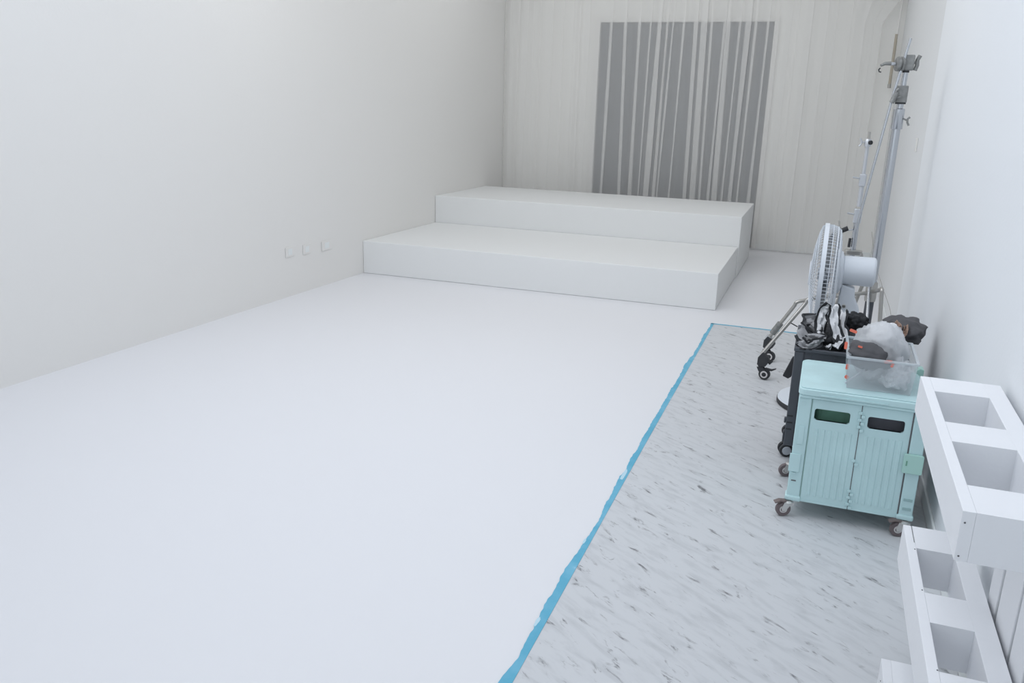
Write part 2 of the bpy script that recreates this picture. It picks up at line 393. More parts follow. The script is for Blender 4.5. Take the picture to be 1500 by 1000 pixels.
# ---------------------------------------------------------------- folding carts
def swivel_caster(parent, x, y, rot, r=.033, brake=True, ztop=.075, tyre=M_tyre, hub=M_hub, fork=M_cast):
    """fork (> tyre > ...) kept two levels: caster > wheel, pedal"""
    R = Matrix.Translation((x, y, 0)) @ Matrix.Rotation(rot, 4, 'Z')
    f = MB(); f.lathe([(0, .010), (ztop-2*r+.012, .010)], (x, y, 2*r-.012), (0, 0, 1), 12)
    f.lathe([(0, 0), (0, .020), (.008, .022), (.012, .014), (.012, 0)], (x, y, 2*r-.006), (0, 0, 1), 16)
    for s_ in (-1, 1):
        f.prism([(.024, 2*r+.002), (-.020, 2*r+.002), (-.030, r+.006), (-.026, r-.008), (-.012, r-.006), (.004, r+.018), (.022, 2*r-.010)], s_*.0125-.0015, s_*.0125+.0015, 'y', R)
    fo = f.build('caster', fork, parent)
    c = R @ Vector((-.020, 0, r))
    ax = R.to_3x3() @ Vector((0, 1, 0))
    MB().lathe([(-.009, .0), (-.009, r*.62), (-.010, r*.64), (-.010, r*.93), (-.006, r), (.006, r), (.010, r*.93), (.010, r*.64), (.009, r*.62), (.009, 0)], c, ax, 24).build('tyre', tyre, fo, smooth=True)
    h = MB()
    for s_ in (-1, 1): h.lathe([(0, r*.52), (.0015, r*.50), (.0015, r*.36), (-.001, r*.34), (-.001, r*.2), (.004, r*.18), (.004, 0)], c + ax*s_*.0092, ax*s_, 20)
    h.build('hub', hub, fo, smooth=True)
    if brake:
        MB().prism([(-.018, 2*r+.001), (-.036, 2*r+.004), (-.060, 2*r-.004), (-.064, 2*r+.002), (-.040, 2*r+.012), (-.010, 2*r+.010)], -.013, .013, 'y', R).build('brake_pedal', M_pedal, fo, bevel=.002)
    return fo

cx0, cx1, cy0, cy1 = .0, .51, 3.60, 4.045
cart = thing('folding_cart', ((cx0+cx1)/2, (cy0+cy1)/2, 0), 'mint green folding storage cart with lid and two ribbed doors on casters', 'cart')
# lid, with a raised rim and a shallow dished top
lid = MB(); lid.prism(rrect(cx0-.004, cy0-.012, cx1-.01, cy1, .028), .572, .602); lo = lid.build('lid', M_teal, cart, bevel=.006, seg=3)
MB().prism(rrect(cx0+.004, cy0-.004, cx1-.018, cy1-.010, .022), .6022, .6062).build('lid_panel', M_teald, lo, bevel=.002)
MB().prism(rrect(cx0+.085, cy0-.0165, cx1-.16, cy0-.012, .002, 2), .579, .584).build('lid_groove', M_teald, lo)
MB().box(cx0+.004, cy0-.0075, .560, cx1-.018, cy0+.02, .5716).build('lid_skirt', M_teal, lo, bevel=.002)
# corner posts
for k, (x, y) in enumerate(((cx0, cy0), (cx1-.055, cy0), (cx0, cy1-.05), (cx1-.055, cy1-.05))):
    p = MB(); p.box(x, y, .095, x+.055, y+.05, .5595); po = p.build('corner_post', M_teal, cart, bevel=.005)
    MB().box(x-.006, y-.006, .075, x+.061, y+.056, .1).build('post_foot', M_teal, po, bevel=.007)
    if y == cy0:
        if k == 0:
            MB().box(x-.006, y-.0055, .215, x+.040, y-.0003, .30).build('clip_plate', M_teal, po, bevel=.002)
            MB().box(x+.014, y-.0014, .525, x+.034, y-.0003, .540).build('moulded_mark', M_teald, po)
            MB().box(x+.012, y-.0085, .205, x+.026, y-.0003, .212).build('moulded_mark', M_teald, po)
            MB().box(x+.012, y-.0018, .170, x+.032, y-.0003, .175).build('slot', M_nail, po)
            MB().box(x+.016, y-.0030, .345, x+.040, y-.0003, .43).build('moulded_mark', M_teal, po, bevel=.001)
        else:
            MB().box(x+.012, y-.0030, .163, x+.046, y-.0003, .174).build('slot', M_groove_shade, po)
            MB().box(x+.012, y-.0030, .122, x+.046, y-.0003, .133).build('slot', M_groove_shade, po)
# ribbed doors with a window hole
def door(x0, x1, wx0, wx1, wz0, wz1):
    z0, z1 = .078, .556; y0, y1 = cy0+.004, cy0+.016
    d = MB(); hole = rrect(wx0, wz0, wx1, wz1, .010, 4); n = len(hole)
    d.box(x0, y0, z0, x1, y1, wz0); d.box(x0, y0, wz1, x1, y1, z1); d.box(x0, y0, wz0, wx0, y1, wz1); d.box(wx1, y0, wz0, x1, y1, wz1)
    a = [d.b.verts.new((p[0], y0, p[1])) for p in hole]; b_ = [d.b.verts.new((p[0], y1, p[1])) for p in hole]
    for i in range(n): d._f([a[i], a[(i+1) % n], b_[(i+1) % n], b_[i]])
    for q, (cxn, czn) in enumerate(((wx1, wz0), (wx1, wz1), (wx0, wz1), (wx0, wz0))):
        arc = hole[q*5:q*5+5]; c = d.b.verts.new((cxn, y0, czn)); av = [d.b.verts.new((p[0], y0, p[1])) for p in arc]
        for u, v in zip(av, av[1:]): d._f([c, u, v])
    do = d.build('door', M_teal, cart)
    nr = 6; st_ = (x1-x0-.034)/nr
    for k in range(nr):
        r_ = MB(); xx = x0+.017+st_*(k+.5); w_ = st_*.30
        r_.prism([(xx-w_, y0+.0004), (xx-w_*.55, y0-.0026), (xx+w_*.55, y0-.0026), (xx+w_, y0+.0004)], .112, .425, 'z')
        r_.build('rib', M_teal, do, bevel=.0012)
    MB().box(x0, y0-.002, z0, x1, y0-.0002, z0+.012).build('lower_lip', M_teal, do, bevel=.0008)
    return do
door(.0585, .2535, .071, .213, .465, .516); door(.2565, .4505, .283, .425, .461, .513)
for x in (.0570,): MB().box(x-.0012, cy0+.002, .08, x+.0005, cy0+.010, .555).build('seam', M_teal2, cart)
MB().box(.2537, cy0+.002, .08, .2563, cy0+.010, .556).build('seam', M_nail, cart)
MB().box(.4508, cy0+.0005, .078, .4542, cy0+.010, .556).build('seam', M_nail, cart)
# interlocking hinge knuckles on the middle seam
for zs in (.44, .285, .082):
    n_ = 3 if zs != .285 else 1
    for k in range(n_*2):
        x0 = .243 if k % 2 else .2555
        MB().box(x0, cy0-.0035, zs+k*.0155, x0+.0115 + .004, cy0+.0035, zs+k*.0155+.0125).build('hinge_knuckle', M_teal, cart, bevel=.0018)
lt = MB(); lt.prism(rrect(.440, .292, .5165, .378, .007), cy0-.012, cy0-.0005, 'y'); la = lt.build('latch', M_teal2, cart, bevel=.003); tag(la, 'greener mint latch clip')
MB().box(.449, cy0-.0135, .325, .457, cy0-.0122, .352).build('latch_slot', M_teal2, la, bevel=.001)
MB().box(.449+.001, cy0-.0136, .327, .456, cy0-.0134, .349).build('slot', M_green, la)
# sides, back, floor of the box
for x0, x1 in ((cx0+.006, cx0+.016), (cx1-.016, cx1-.006)):
    sd = MB().box(x0, cy0+.051, .082, x1, cy1-.051, .558).build('side_panel', M_teal, cart)
    for k in range(5):
        yy = cy0+.09+k*.062; xx = x0-.003 if x0 < .1 else x1
        MB().box(xx, yy, .12, xx+.003, yy+.025, .52).build('rib', M_teal, sd, bevel=.001)
MB().box(cx0+.056, cy1-.014, .082, cx1-.056, cy1-.004, .558).build('back_panel', M_teal, cart)
MB().box(cx0+.017, cy0+.017, .080, cx1-.017, cy1-.017, .092).build('bottom_panel', M_teal, cart)
hb = MB(); hb.prism([(cx1-.03, .575), (cx1+.004, .575), (cx1+.004, .628), (cx1-.012, .634), (cx1-.03, .62)], cy1-.035, cy1+.02, 'y'); hb.build('handle_socket', M_teal2, cart, bevel=.004)
for x, y, rt, bk in ((.012, 3.600, .35, True), (.482, 3.600, .2, True), (.0, 4.035, .3, False), (.48, 4.02, .6, False)):
    swivel_caster(cart, x, y, rt, brake=bk)
# what shows inside through the two door windows
tag(MB().prism(rrect(.07, 3.66, .245, 3.95, .03), .093, .535).build('storage_bag', M_green, bevel=.02, seg=3), 'dark green bag inside the mint cart behind its left window', 'bag')
tag(MB().prism(rrect(.262, 3.66, .448, 3.95, .03), .093, .54).build('storage_bag', M_dim, bevel=.02, seg=3), 'dark grey bag inside the mint cart behind its right window', 'bag')

# charcoal crate on wheels behind
bx0, bx1, by0, by1 = -.042, .455, 4.14, 4.60
crate = thing('rolling_crate', ((bx0+bx1)/2, (by0+by1)/2, 0), 'charcoal black open folding crate on twin-wheel casters behind the mint cart', 'crate')
for k, (x0, y0, x1, y1) in enumerate(((bx0+.004, by0, bx1-.004, by0+.012), (bx0+.004, by1-.012, bx1-.004, by1), (bx0, by0+.0125, bx0+.012, by1-.0125), (bx1-.012, by0+.0125, bx1, by1-.0125))):
    pn = MB().box(x0, y0, .135, x1, y1, .612).build('side_wall', M_black, crate)
    if k == 2:
        for r_ in range(3):
            for c_ in range(9): MB().box(x0-.0012, y0+.03+c_*.046, .47+r_*.042, x0-.0002, y0+.05+c_*.046, .49+r_*.042).build('hole', M_blk2, pn)
    if k == 0:
        for c_ in range(4): MB().box(x0+.06+c_*.115, y0-.003, .16, x0+.07+c_*.115, y0-.0002, .60).build('rib', M_black, pn)
MB().box(bx0+.013, by0+.013, .135, bx1-.013, by1-.013, .147).build('bottom_panel', M_black, crate)
rm = MB(); rm.box(bx0-.008, by0-.010, .6125, bx1+.008, by0+.014, .630); rm.box(bx0-.008, by1-.014, .6125, bx1+.008, by1+.008, .630)
rm.box(bx0-.008, by0+.0142, .6125, bx0+.014, by1-.0142, .630); rm.box(bx1-.014, by0+.0142, .6125, bx1+.008, by1-.0142, .630)
rm.build('rim', M_black, crate, bevel=.003)
for x, y in ((bx0-.004, by0-.006), (bx1-.040, by0-.006), (bx0-.004, by1-.040), (bx1-.040, by1-.040)):
    po = MB().box(x, y, .118, x+.046, y+.048, .6118).build('corner_post', M_black, crate, bevel=.005)
    if x < 0 and y < 4.3:
        MB().box(x-.010, y+.004, .235, x-.0003, y+.030, .262).build('side_clip', M_black, po, bevel=.004)
        for zz in (.205, .24, .275): MB().box(x+.004, y-.0014, zz, x+.030, y-.0002, zz+.007).build('slot', M_blk2, po)
        MB().box(x-.008, y+.002, .135, x-.0003, y+.044, .19).build('foot_block', M_black, po, bevel=.004)
for x, y in ((-.018, 4.30), (.43, 4.24), (-.012, 4.56), (.43, 4.56)):
    fo = MB().lathe([(0, .0), (0, .017), (.06, .017), (.06, 0)], (x, y, .062), (0, 0, 1), 14).build('caster', M_black, crate)
    for s_ in (-1, 1):
        c = Vector((x-.016-s_*.005, y+s_*.017, .0355)); ax = Vector((-.30, 1, 0)).normalized()
        wh = MB().lathe([(-.011, 0), (-.011, .026), (-.009, .034), (-.005, .0353), (.005, .0353), (.009, .034), (.011, .026), (.011, 0)], c, ax, 26).build('wheel', M_blk2, fo, smooth=True)
        MB().lathe([(0, .0235), (-.0025, .0225), (-.0025, 0)], c - ax*.0112, ax, 20).build('hub_cap', M_fang, fo, smooth=True)
hn = MB(); hn.prism([(-.018, -.055), (.012, -.060), (.024, -.045), (.020, .050), (.008, .060), (-.004, .058)], -.012, .012, 'y', Matrix.Translation((bx0-.022, by0+.26, .45)) @ Matrix.Rotation(.22, 4, 'Y'))
hn.box(bx0-.02, by0+.25, .48, bx0-.0003, by0+.27, .495); hn.build('side_handle', M_blk2, crate, bevel=.003)

# ---------------------------------------------------------------- cloths piled in the crate
def ribbon(name, pts, wv, width, mats, edge=.16, curl=.25, thick=.003, sub=6):
    P = smoothpath(pts, sub); n = len(P); wv = Vector(wv).normalized(); b = MB(); nv = 10; rowsv = []
    for i, p in enumerate(P):
        d = (P[min(i+1, n-1)]-P[max(i-1, 0)]).normalized(); side = (wv - d*wv.dot(d)*.9).normalized(); nr = d.cross(side)
        w2 = width*(.85+.3*noise.noise(Vector((i*.21, width*50, len(pts)))))
        row = []
        for j in range(nv+1):
            t = j/nv-.5
            q = p + side*w2*t + nr*(curl*w2*(t*t*2-.2) + .026*noise.noise(Vector((i*.45, t*4, width*30)))+.010*noise.noise(Vector((i*1.1, t*9, width*30))))
            row.append(b.b.verts.new(q))
        rowsv.append(row)
    for i in range(n-1):
        for j in range(nv):
            b.mi = 1 if (j/nv < edge or (j+1)/nv > 1-edge) else 0
            b._f([rowsv[i][j], rowsv[i+1][j], rowsv[i+1][j+1], rowsv[i][j+1]])
    o = b.build(name, mats, smooth=True); s_ = o.modifiers.new('solid', 'SOLIDIFY'); s_.thickness = thick; s_.offset = 0
    return o
def A(l): return [at(*q) for q in l]
def lump(name, c, r, m, seed, amp=.25, fr=2.2, parent=None, sub=4, zmin=None, box=None, ztop=9):
    b = MB(); bmesh.ops.create_icosphere(b.b, subdivisions=sub, radius=1)
    for v in b.b.verts:
        n = v.co.normalized(); q = n*fr + Vector((seed, seed*1.7, 0))
        k = 1 + amp*noise.noise(q) + amp*.5*abs(noise.noise(q*2.3)) + amp*.25*noise.noise(q*6)
        v.co = Vector(c) + Vector((n.x*r[0], n.y*r[1], n.z*r[2]))*k
        if zmin is not None and v.co.z < zmin: v.co.z = zmin + .002*noise.noise(q*4)
        if box and v.co.z < ztop:
            j_ = .003*noise.noise(q*5)+.003
            v.co.x = min(max(v.co.x, box[0]+j_), box[1]-j_); v.co.y = min(max(v.co.y, box[2]+j_), box[3]-j_)
    return b.build(name, m, parent, smooth=False)
def smooth(o): o.data.polygons.foreach_set('use_smooth', [True]*len(o.data.polygons)); return o
def sheet(name, c, sx, sy, h, mats, seed, fold=3.0, drop=.1, edge=.08, rot=0):
    """a crumpled cloth lying in a heap: ridged folds, edges sagging, black piping round the border"""
    nu = 44; nv = 36; b = MB(); rows_ = []; R = Matrix.Rotation(rot, 3, 'Z')
    for i in range(nu+1):
        r_ = []
        for j in range(nv+1):
            u, v = i/nu*2-1, j/nv*2-1
            q = Vector((u*fold*.5+seed, v*fold*.5, seed*.3))
            rid = 1-abs(noise.noise(q))*2.4
            z = h*(.55*rid + .45*noise.noise(q*.6+Vector((3, 1, 0)))+.25*(1-abs(noise.noise(q*2.1))*2))
            e = max(abs(u), abs(v)); z -= drop*max(0, e-.6)/.4
            o = Vector((u*sx/2 + .03*noise.noise(q*1.3+Vector((9, 0, 0))), v*sy/2 + .03*noise.noise(q*1.3+Vector((0, 9, 0))), z))
            r_.append(b.b.verts.new(Vector(c) + R @ o))
        rows_.append(r_)
    for i in range(nu):
        for j in range(nv):
            u, v = (i+.5)/nu, (j+.5)/nv
            b.mi = 1 if min(u, 1-u, v, 1-v) < edge else 0
            b._f([rows_[i][j], rows_[i+1][j], rows_[i+1][j+1], rows_[i][j+1]])
    o = b.build(name, mats, smooth=True); s_ = o.modifiers.new('solid', 'SOLIDIFY'); s_.thickness = .003; s_.offset = 0
    return o
GB = [M_clothg, M_clothb]; WB = [M_cloth, M_clothb]; BB = [M_clothb, M_clothb]
tag(smooth(lump('black_cloth', (.165, 4.365, .60), (.19, .19, .085), M_clothb, 3.3, .45, 3.2, sub=5, box=(-.026, .44, 4.158, 4.582))), 'heaped black cloth filling the charcoal crate under the grey cloths', 'cloth')
tag(ribbon('piped_cloth', A([(1203, 503, 4.22), (1202, 480, 4.27), (1207, 455, 4.30), (1222, 449, 4.30), (1221, 470, 4.26), (1226, 492, 4.22), (1229, 506, 4.20)]), (1, .35, .1), .075, WB, .14, .3),
    'tallest pale grey cloth fold with black edging standing up beside the fan', 'cloth')
tag(ribbon('piped_cloth', A([(1196, 470, 4.40), (1180, 470, 4.36), (1174, 486, 4.28), (1186, 500, 4.24), (1200, 492, 4.26), (1190, 478, 4.36)]), (.1, .6, .8), .085, GB, .2, .3),
    'grey cloth loop with black edging at the left corner of the charcoal crate', 'cloth')
tag(ribbon('piped_cloth', A([(1234, 456, 4.40), (1232, 475, 4.32), (1236, 492, 4.24), (1226, 507, 4.16), (1210, 510, 4.17)]), (1, .2, .3), .06, WB, .14, .2),
    'pale grey cloth band hanging down beside the clear plastic box', 'cloth')
tag(ribbon('piped_cloth', A([(1172, 500, 4.17), (1180, 508, 4.14), (1194, 505, 4.15), (1206, 496, 4.19), (1184, 494, 4.22)]), (.2, .3, .8), .055, GB, .2, .3),
    'small grey cloth loop with black edging over the front rim of the charcoal crate', 'cloth')
tag(smooth(lump('black_cloth', (.225, 4.44, .715), (.055, .05, .045), M_clothb, 4.4, .45, 3.2)), 'small black fabric hump rising behind the milky plastic bag', 'cloth')
# dark bag with tan trim at the right end of the crate
tb = thing('dark_pouch', (.41, 4.42, .64), 'dark grey pouch with tan leather trim leaning beside the right wall', 'pouch')
smooth(lump('body', (.445, 4.46, .70), (.095, .14, .062), M_bagd, 8.1, .25, 2.4, tb, 4, .6345))
for k, (p0, p1, p2) in enumerate((((1311, 472, 4.33), (1318, 482, 4.30), (1316, 497, 4.27)), ((1327, 478, 4.34), (1326, 488, 4.30), (1320, 496, 4.27)))):
    o = ribbon('leather_trim', A([p0, p1, p2]), (1, .2, 0), .022, [M_tan, M_tan], .2, .2)
    o.parent = tb; o.data.transform(Matrix.Translation(-Vector(tb.location)))

# ---------------------------------------------------------------- clear box with bag on the cart
px0, px1, py0, py1, pz0, pz1 = .172, .445, 3.652, 4.00, .6065, .745
cb = thing('clear_box', ((px0+px1)/2, (py0+py1)/2, pz0), 'clear plastic open box holding a milky bag on the mint cart lid', 'box')
def taper(z0, z1, grow, x0, x1, y0, y1): return [(x0, y0), (x1, y0), (x1, y1), (x0, y1)], [(x0-grow, y0-grow), (x1+grow, y0-grow), (x1+grow, y1+grow), (x0-grow, y1+grow)]
def shell(b, z0, z1, g, t):
    (A0, B0) = taper(z0, z1, g, px0+.012, px1-.012, py0+.012, py1-.012); (A1, B1) = taper(z0, z1, g, px0+.012+t, px1-.012-t, py0+.012+t, py1-.012-t)
    for k in range(4):
        a, b_ = A0[k], A0[(k+1) % 4]; c, d = B0[k], B0[(k+1) % 4]; a1, b1 = A1[k], A1[(k+1) % 4]; c1, d1 = B1[k], B1[(k+1) % 4]
        v = [b.b.verts.new(q) for q in ((*a, z0), (*b_, z0), (*d, z1), (*c, z1), (*a1, z0), (*b1, z0), (*d1, z1), (*c1, z1))]
        for q in ((0, 1, 2, 3), (7, 6, 5, 4), (0, 4, 5, 1), (3, 2, 6, 7), (1, 5, 6, 2), (0, 3, 7, 4)): b._f([v[i] for i in q])
s_ = MB(); shell(s_, pz0+.002, pz1, .012, .0022); s_.build('box_walls', M_clear, cb)
MB().box(px0+.014, py0+.014, pz0, px1-.014, py1-.014, pz0+.002).build('box_bottom', M_clear, cb)
r_ = MB(); t = .008
r_.box(px0-.005, py0-.005, pz1-.004, px1+.005, py0+t, pz1+.005); r_.box(px0-.005, py1-t, pz1-.004, px1+.005, py1+.005, pz1+.005)
r_.box(px0-.005, py0+t, pz1-.004, px0+t, py1-t, pz1+.005); r_.box(px1-t, py0+t, pz1-.004, px1+.005, py1-t, pz1+.005)
r_.build('box_rim', M_rim, cb, bevel=.002)
bg = thing('plastic_bag', (.30, 3.83, pz0+.004), 'milky translucent plastic bag bulging out of the clear box, orange marks', 'bag')
BX = (px0+.016, px1-.016, py0+.016, py1-.016)
smooth(lump('film', (.305, 3.845, .735), (.112, .145, .125), M_bagw, 5.2, .22, 2.4, bg, 5, pz0+.006, BX, pz1+.01))
smooth(lump('film_fold', (.385, 3.74, .675), (.050, .080, .055), M_bagw, 1.2, .45, 3.2, bg, 5, pz0+.006, BX, pz1+.01))
smooth(lump('dark_content', (.260, 3.745, .738), (.094, .078, .062), M_bagd, 2.6, .22, 2.0, bg, 4, pz0+.014, BX, pz1+.01))
smooth(lump('pale_content', (.325, 3.895, .775), (.072, .080, .072), M_cloth, 4.6, .2, 2.4, bg, 4, pz0+.014, BX, pz1+.01))
smooth(lump('pale_content', (.370, 3.765, .650), (.060, .09, .040), M_cloth, 6.6, .3, 3.0, bg, 4, pz0+.014, BX, pz1+.01))
for k, (x, y, Y, w_, h, an) in enumerate(((1250, 486, 3.70, .030, .012, .3), (1239, 507, 3.70, .012, .032, 0), (1301, 531, 3.655, .032, .012, -.1), (1307, 536, 3.655, .010, .018, .4), (1260, 509, 3.695, .018, .008, .2), (1241, 538, 3.70, .012, .024, .1), (1240, 553, 3.70, .016, .016, .5))):
    p = at(x, y, Y); Mx = Matrix.Translation(p) @ Matrix.Rotation(an, 4, 'Y')
    MB().prism(rrect(-w_/2, -h/2, w_/2, h/2, min(w_, h)*.35, 3), -.0015, .0015, 'y', Mx).build('orange_mark', M_orange, bg)
MB().tube([at(1238, 562, 3.70), at(1262, 545, 3.71), at(1290, 528, 3.74)], .004, 8).build('grey_rod', M_fang, bg)

# ---------------------------------------------------------------- pedestal fan
FX, FY, FZ = .035, 5.12, .822
fan = thing('pedestal_fan', (.12, FY, 0), 'white pedestal fan seen side-on with wire cage and round base', 'fan')
bs = MB().lathe([(0, 0), (0, .250), (.004, .255), (.026, .255), (.030, .252), (.030, 0)], (.125, FY+.06, .001), (0, 0, 1), 56).build('base', M_blk2, fan, smooth=True)
MB().lathe([(0, .252), (.012, .246), (.020, .16), (.028, .06), (.028, 0)], (.125, FY+.06, .0312), (0, 0, 1), 56).build('base_cover', M_fan, bs, smooth=True)
MB().lathe([(0, 0), (0, .022), (.42, .022), (.42, .0)], (.20, FY+.06, .052), (0, 0, 1), 20).build('pole', M_fang, fan, smooth=True)
MB().lathe([(0, 0), (0, .034), (.13, .030), (.13, .0)], (.20, FY+.06, .47), (0, 0, 1), 20).build('pole_collar', M_fan, fan, smooth=True)
nk = MB(); nk.prism([(.165, .585), (.270, .585), (.262, .64), (.232, .70), (.225, .76), (.150, .78), (.145, .66)], FY-.045, FY+.045, 'y'); no = nk.build('neck_bracket', M_fan, fan, bevel=.008, seg=3)
MB().lathe([(0, .011), (.004, .011), (.006, .008), (.006, 0)], (.178, FY-.0455, .655), (0, -1, 0), 14).build('screw', M_steel, no)
ax = Vector((1, 0, 0))
MB().lathe([(0, 0), (0, .070), (.012, .082), (.165, .084), (.176, .080), (.182, .070), (.182, 0)], (.140, FY, FZ+.035), ax, 40).build('motor_housing', M_fan, fan, smooth=True)
MB().lathe([(0, .13), (.03, .12), (.045, .085), (.045, 0), (0, 0)], (.108, FY, FZ+.02), ax, 40).build('rear_hub_plate', M_fan, fan, smooth=True)
O = Vector((FX, FY, FZ)); RC = .288
cg = MB(); cg.lathe([(-.012, RC-.004), (-.012, RC+.006), (.012, RC+.006), (.012, RC-.004)], O, ax, 72, True); rim = cg.build('cage_rim', M_fan, fan, smooth=True)
rear = [(-.0, RC), (.035, RC-.003), (.062, RC-.012), (.080, RC-.030), (.088, .20), (.086, .12)]
front = [(0, RC), (-.022, RC-.01), (-.036, .24), (-.052, .16), (-.060, .07)]
def wires(prof, n, r, tw=0):
    b = MB()
    for k in range(n):
        pts = []
        for i, (t_, rr) in enumerate(prof):
            a = 2*PI*k/n + tw*(RC-rr); pts.append(O + Vector((t_, rr*math.cos(a), rr*math.sin(a))))
        b.tube(pts, r, 4, False)
    return b
rg = wires(rear, 84, .0019).build('rear_cage', M_fan, fan)
MB().ring(O+ax*.036, ax, RC-.002, .0022, 60, 5).build('cage_ring', M_fan, rg)
MB().ring(O+ax*.062, ax, RC-.011, .0030, 60, 5).build('cage_ring', M_fan, rg)
MB().lathe([(.074, RC-.022), (.080, RC-.026), (.086, RC-.05), (.083, RC-.05), (.077, RC-.03)], O, ax, 60, True).build('cage_ring', M_fan, rg)
for rr, tt in ((.20, .088), (.15, .087), (.12, .087)): MB().ring(O+ax*tt, ax, rr, .0028, 48, 5).build('cage_ring', M_fan, rg)
fg = wires(front, 84, .0016, 1.2).build('front_cage', M_fan, fan)
for rr, tt in ((.25, -.033), (.20, -.044), (.14, -.0545)): MB().ring(O+ax*tt, ax, rr, .002, 48, 5).build('cage_ring', M_fan, fg)
MB().lathe([(0, 0), (0, .066), (.004, .072), (.012, .072), (.012, 0)], O-ax*.068, ax, 32).build('badge', M_fan, fg, smooth=True)
hubm = MB().lathe([(0, 0), (0, .035), (.01, .04), (.07, .04), (.07, 0)], O-ax*.02, ax, 24).build('blade_hub', M_fang, fan, smooth=True)
for k in range(3):
    a0 = 2*PI*k/3+.5; b = MB()
    def fb(u, v, a0=a0):
        rr = .035+u*.215; a = a0 + (v-.5)*(1.35-.35*u) + .25*u; return O + Vector((.018+.028*(v-.5)*2*(1-.3*u), rr*math.cos(a), rr*math.sin(a)))
    b.grid(fb, 8, 8); o = b.build('blade', M_blade, fan, smooth=True); s2 = o.modifiers.new('solid', 'SOLIDIFY'); s2.thickness = .003

# ---------------------------------------------------------------- stands
def V(*a): return Vector(a)
def bracket_caster(parent, foot, leg_end, m=M_blk2, ang=0.4, r=.038, pedal=True):
    """black clamp bracket, swivel fork, wheel with white hub ring, brake lever"""
    f = Vector(foot); e = Vector(leg_end)
    b = MB(); d = (e - V(f.x, f.y, e.z)); R = Matrix.Translation((f.x, f.y, 0)) @ Matrix.Rotation(ang, 4, 'Z')
    b.prism([(-.034, .150), (-.036, .100), (-.012, .088), (.020, .095), (.040, .130), (.030, .160), (-.010, .185)], -.022, .022, 'y', R)
    b.lathe([(0, .013), (.020, .013)], (f.x-.01, f.y, .075), (0, 0, 1), 14)
    fo = b.build('caster_bracket', m, parent, bevel=.003)
    k = MB()
    for s_ in (-1, 1): k.prism([(-.036, .084), (.004, .086), (.030, .050), (.028, .034), (.010, .030), (-.022, .056)], s_*.016-.0025, s_*.016+.0025, 'y', R)
    k.build('fork', m, fo)
    c = R @ V(.016, 0, r); ay = R.to_3x3() @ V(0, 1, 0)
    MB().lathe([(-.011, 0), (-.011, r*.6), (-.013, r*.7), (-.012, r*.95), (-.006, r), (.006, r), (.012, r*.95), (.013, r*.7), (.011, r*.6), (.011, 0)], c, ay, 28).build('wheel', M_blk2, fo, smooth=True)
    h = MB()
    for s_ in (-1, 1): h.lathe([(0, r*.64), (.002, r*.60), (.002, r*.40), (0, r*.38)], c+ay*s_*.0185, ay*s_, 24)
    h.build('hub_ring', M_hub, fo, smooth=True)
    if pedal:
        MB().prism([(.018, .082), (.058, .078), (.086, .088), (.088, .083), (.060, .066), (.022, .066)], -.010, .010, 'y', R).build('brake_lever', m, fo, bevel=.002)
        MB().tube([R @ V(.038, 0, .112), R @ V(.056, 0, .135)], .008, 8).build('knob', m, fo)
    return fo
def wing(parent, p, d, L=.04, m=M_cast2):
    p = Vector(p); d = Vector(d).normalized(); up = V(0, 0, 1)
    b = MB(); b.tube([p, p+d*L*.55], .005, 8); q = p+d*L*.55
    b.tube([q+up*.026+d*.012, q+up*.010, q-up*.010, q-up*.026+d*.012], .006, 8); return b.build('wing_knob', m, parent, smooth=True)
# large wheeled stand with boom arm
SX, SY = .362, 5.90
ls = thing('light_stand', (SX, SY, 0), 'tall aluminium studio light stand with grip head and boom arm behind fan', 'light stand')
MB().tube([(SX, SY, .34), (SX+.004, SY, 1.66)], .026, 20).build('lower_column', M_alu, ls, smooth=True)
MB().lathe([(0, 0), (0, .030), (.004, .033), (.12, .033), (.125, .028), (.125, 0)], (SX+.006, SY, 1.635), (0, 0, 1), 24).build('lock_collar', M_alu, ls, smooth=True)
wing(ls, (SX+.036, SY-.01, 1.70), (1, -.2, -.45), .05)
MB().tube([(SX+.006, SY, 1.76), (SX+.008, SY, 1.80)], .020, 16).build('middle_column', M_alu, ls, smooth=True)
jc = MB(); jc.prism(rrect(-.033, -.030, .033, .030, .010), 1.795, 1.895, 'z', Matrix.Translation((SX+.006, SY, 0))); jo = jc.build('joint_collar', M_cast2, ls, bevel=.004)
MB().prism(rrect(-.030, -.028, .030, .028, .010), 1.786, 1.7948, 'z', Matrix.Translation((SX+.006, SY, 0))).build('collar_ring', M_blk2, jo)
MB().tube([(SX+.008, SY, 1.895), (SX+.010, SY, 1.985)], .016, 16).build('upper_column', M_alu, ls, smooth=True)
MB().lathe([(0, 0), (0, .020), (.012, .020), (.012, 0)], (SX+.010, SY, 1.972), (0, 0, 1), 20).build('collar_ring', M_blk2, ls, smooth=True)
gh = MB(); gh.prism(rrect(-.026, -.03, .036, .03, .008), 1.985, 2.075, 'z', Matrix.Translation((SX+.014, SY, 0))); go = gh.build('grip_head', M_cast2, ls, bevel=.006)
gx = SX-.012
MB().lathe([(0, 0), (0, .032), (.004, .042), (.016, .044), (.020, .036), (.024, .036), (.028, .044), (.040, .042), (.044, .032), (.044, 0)], (gx, SY-.030, 2.020), (-1, -.35, 0), 30).build('grip_disc', M_cast2, go, smooth=True)
MB().tube([(gx-.045, SY-.05, 2.020), (gx-.075, SY-.062, 2.020)], .010, 12).build('grip_shaft', M_alu, go, smooth=True)
MB().tube([(gx-.072, SY-.062, 2.022), (gx-.105, SY-.072, 2.020), (gx-.128, SY-.08, 2.008)], .012, 12, r2=.008).build('grip_jaw', M_cast2, go, smooth=True)
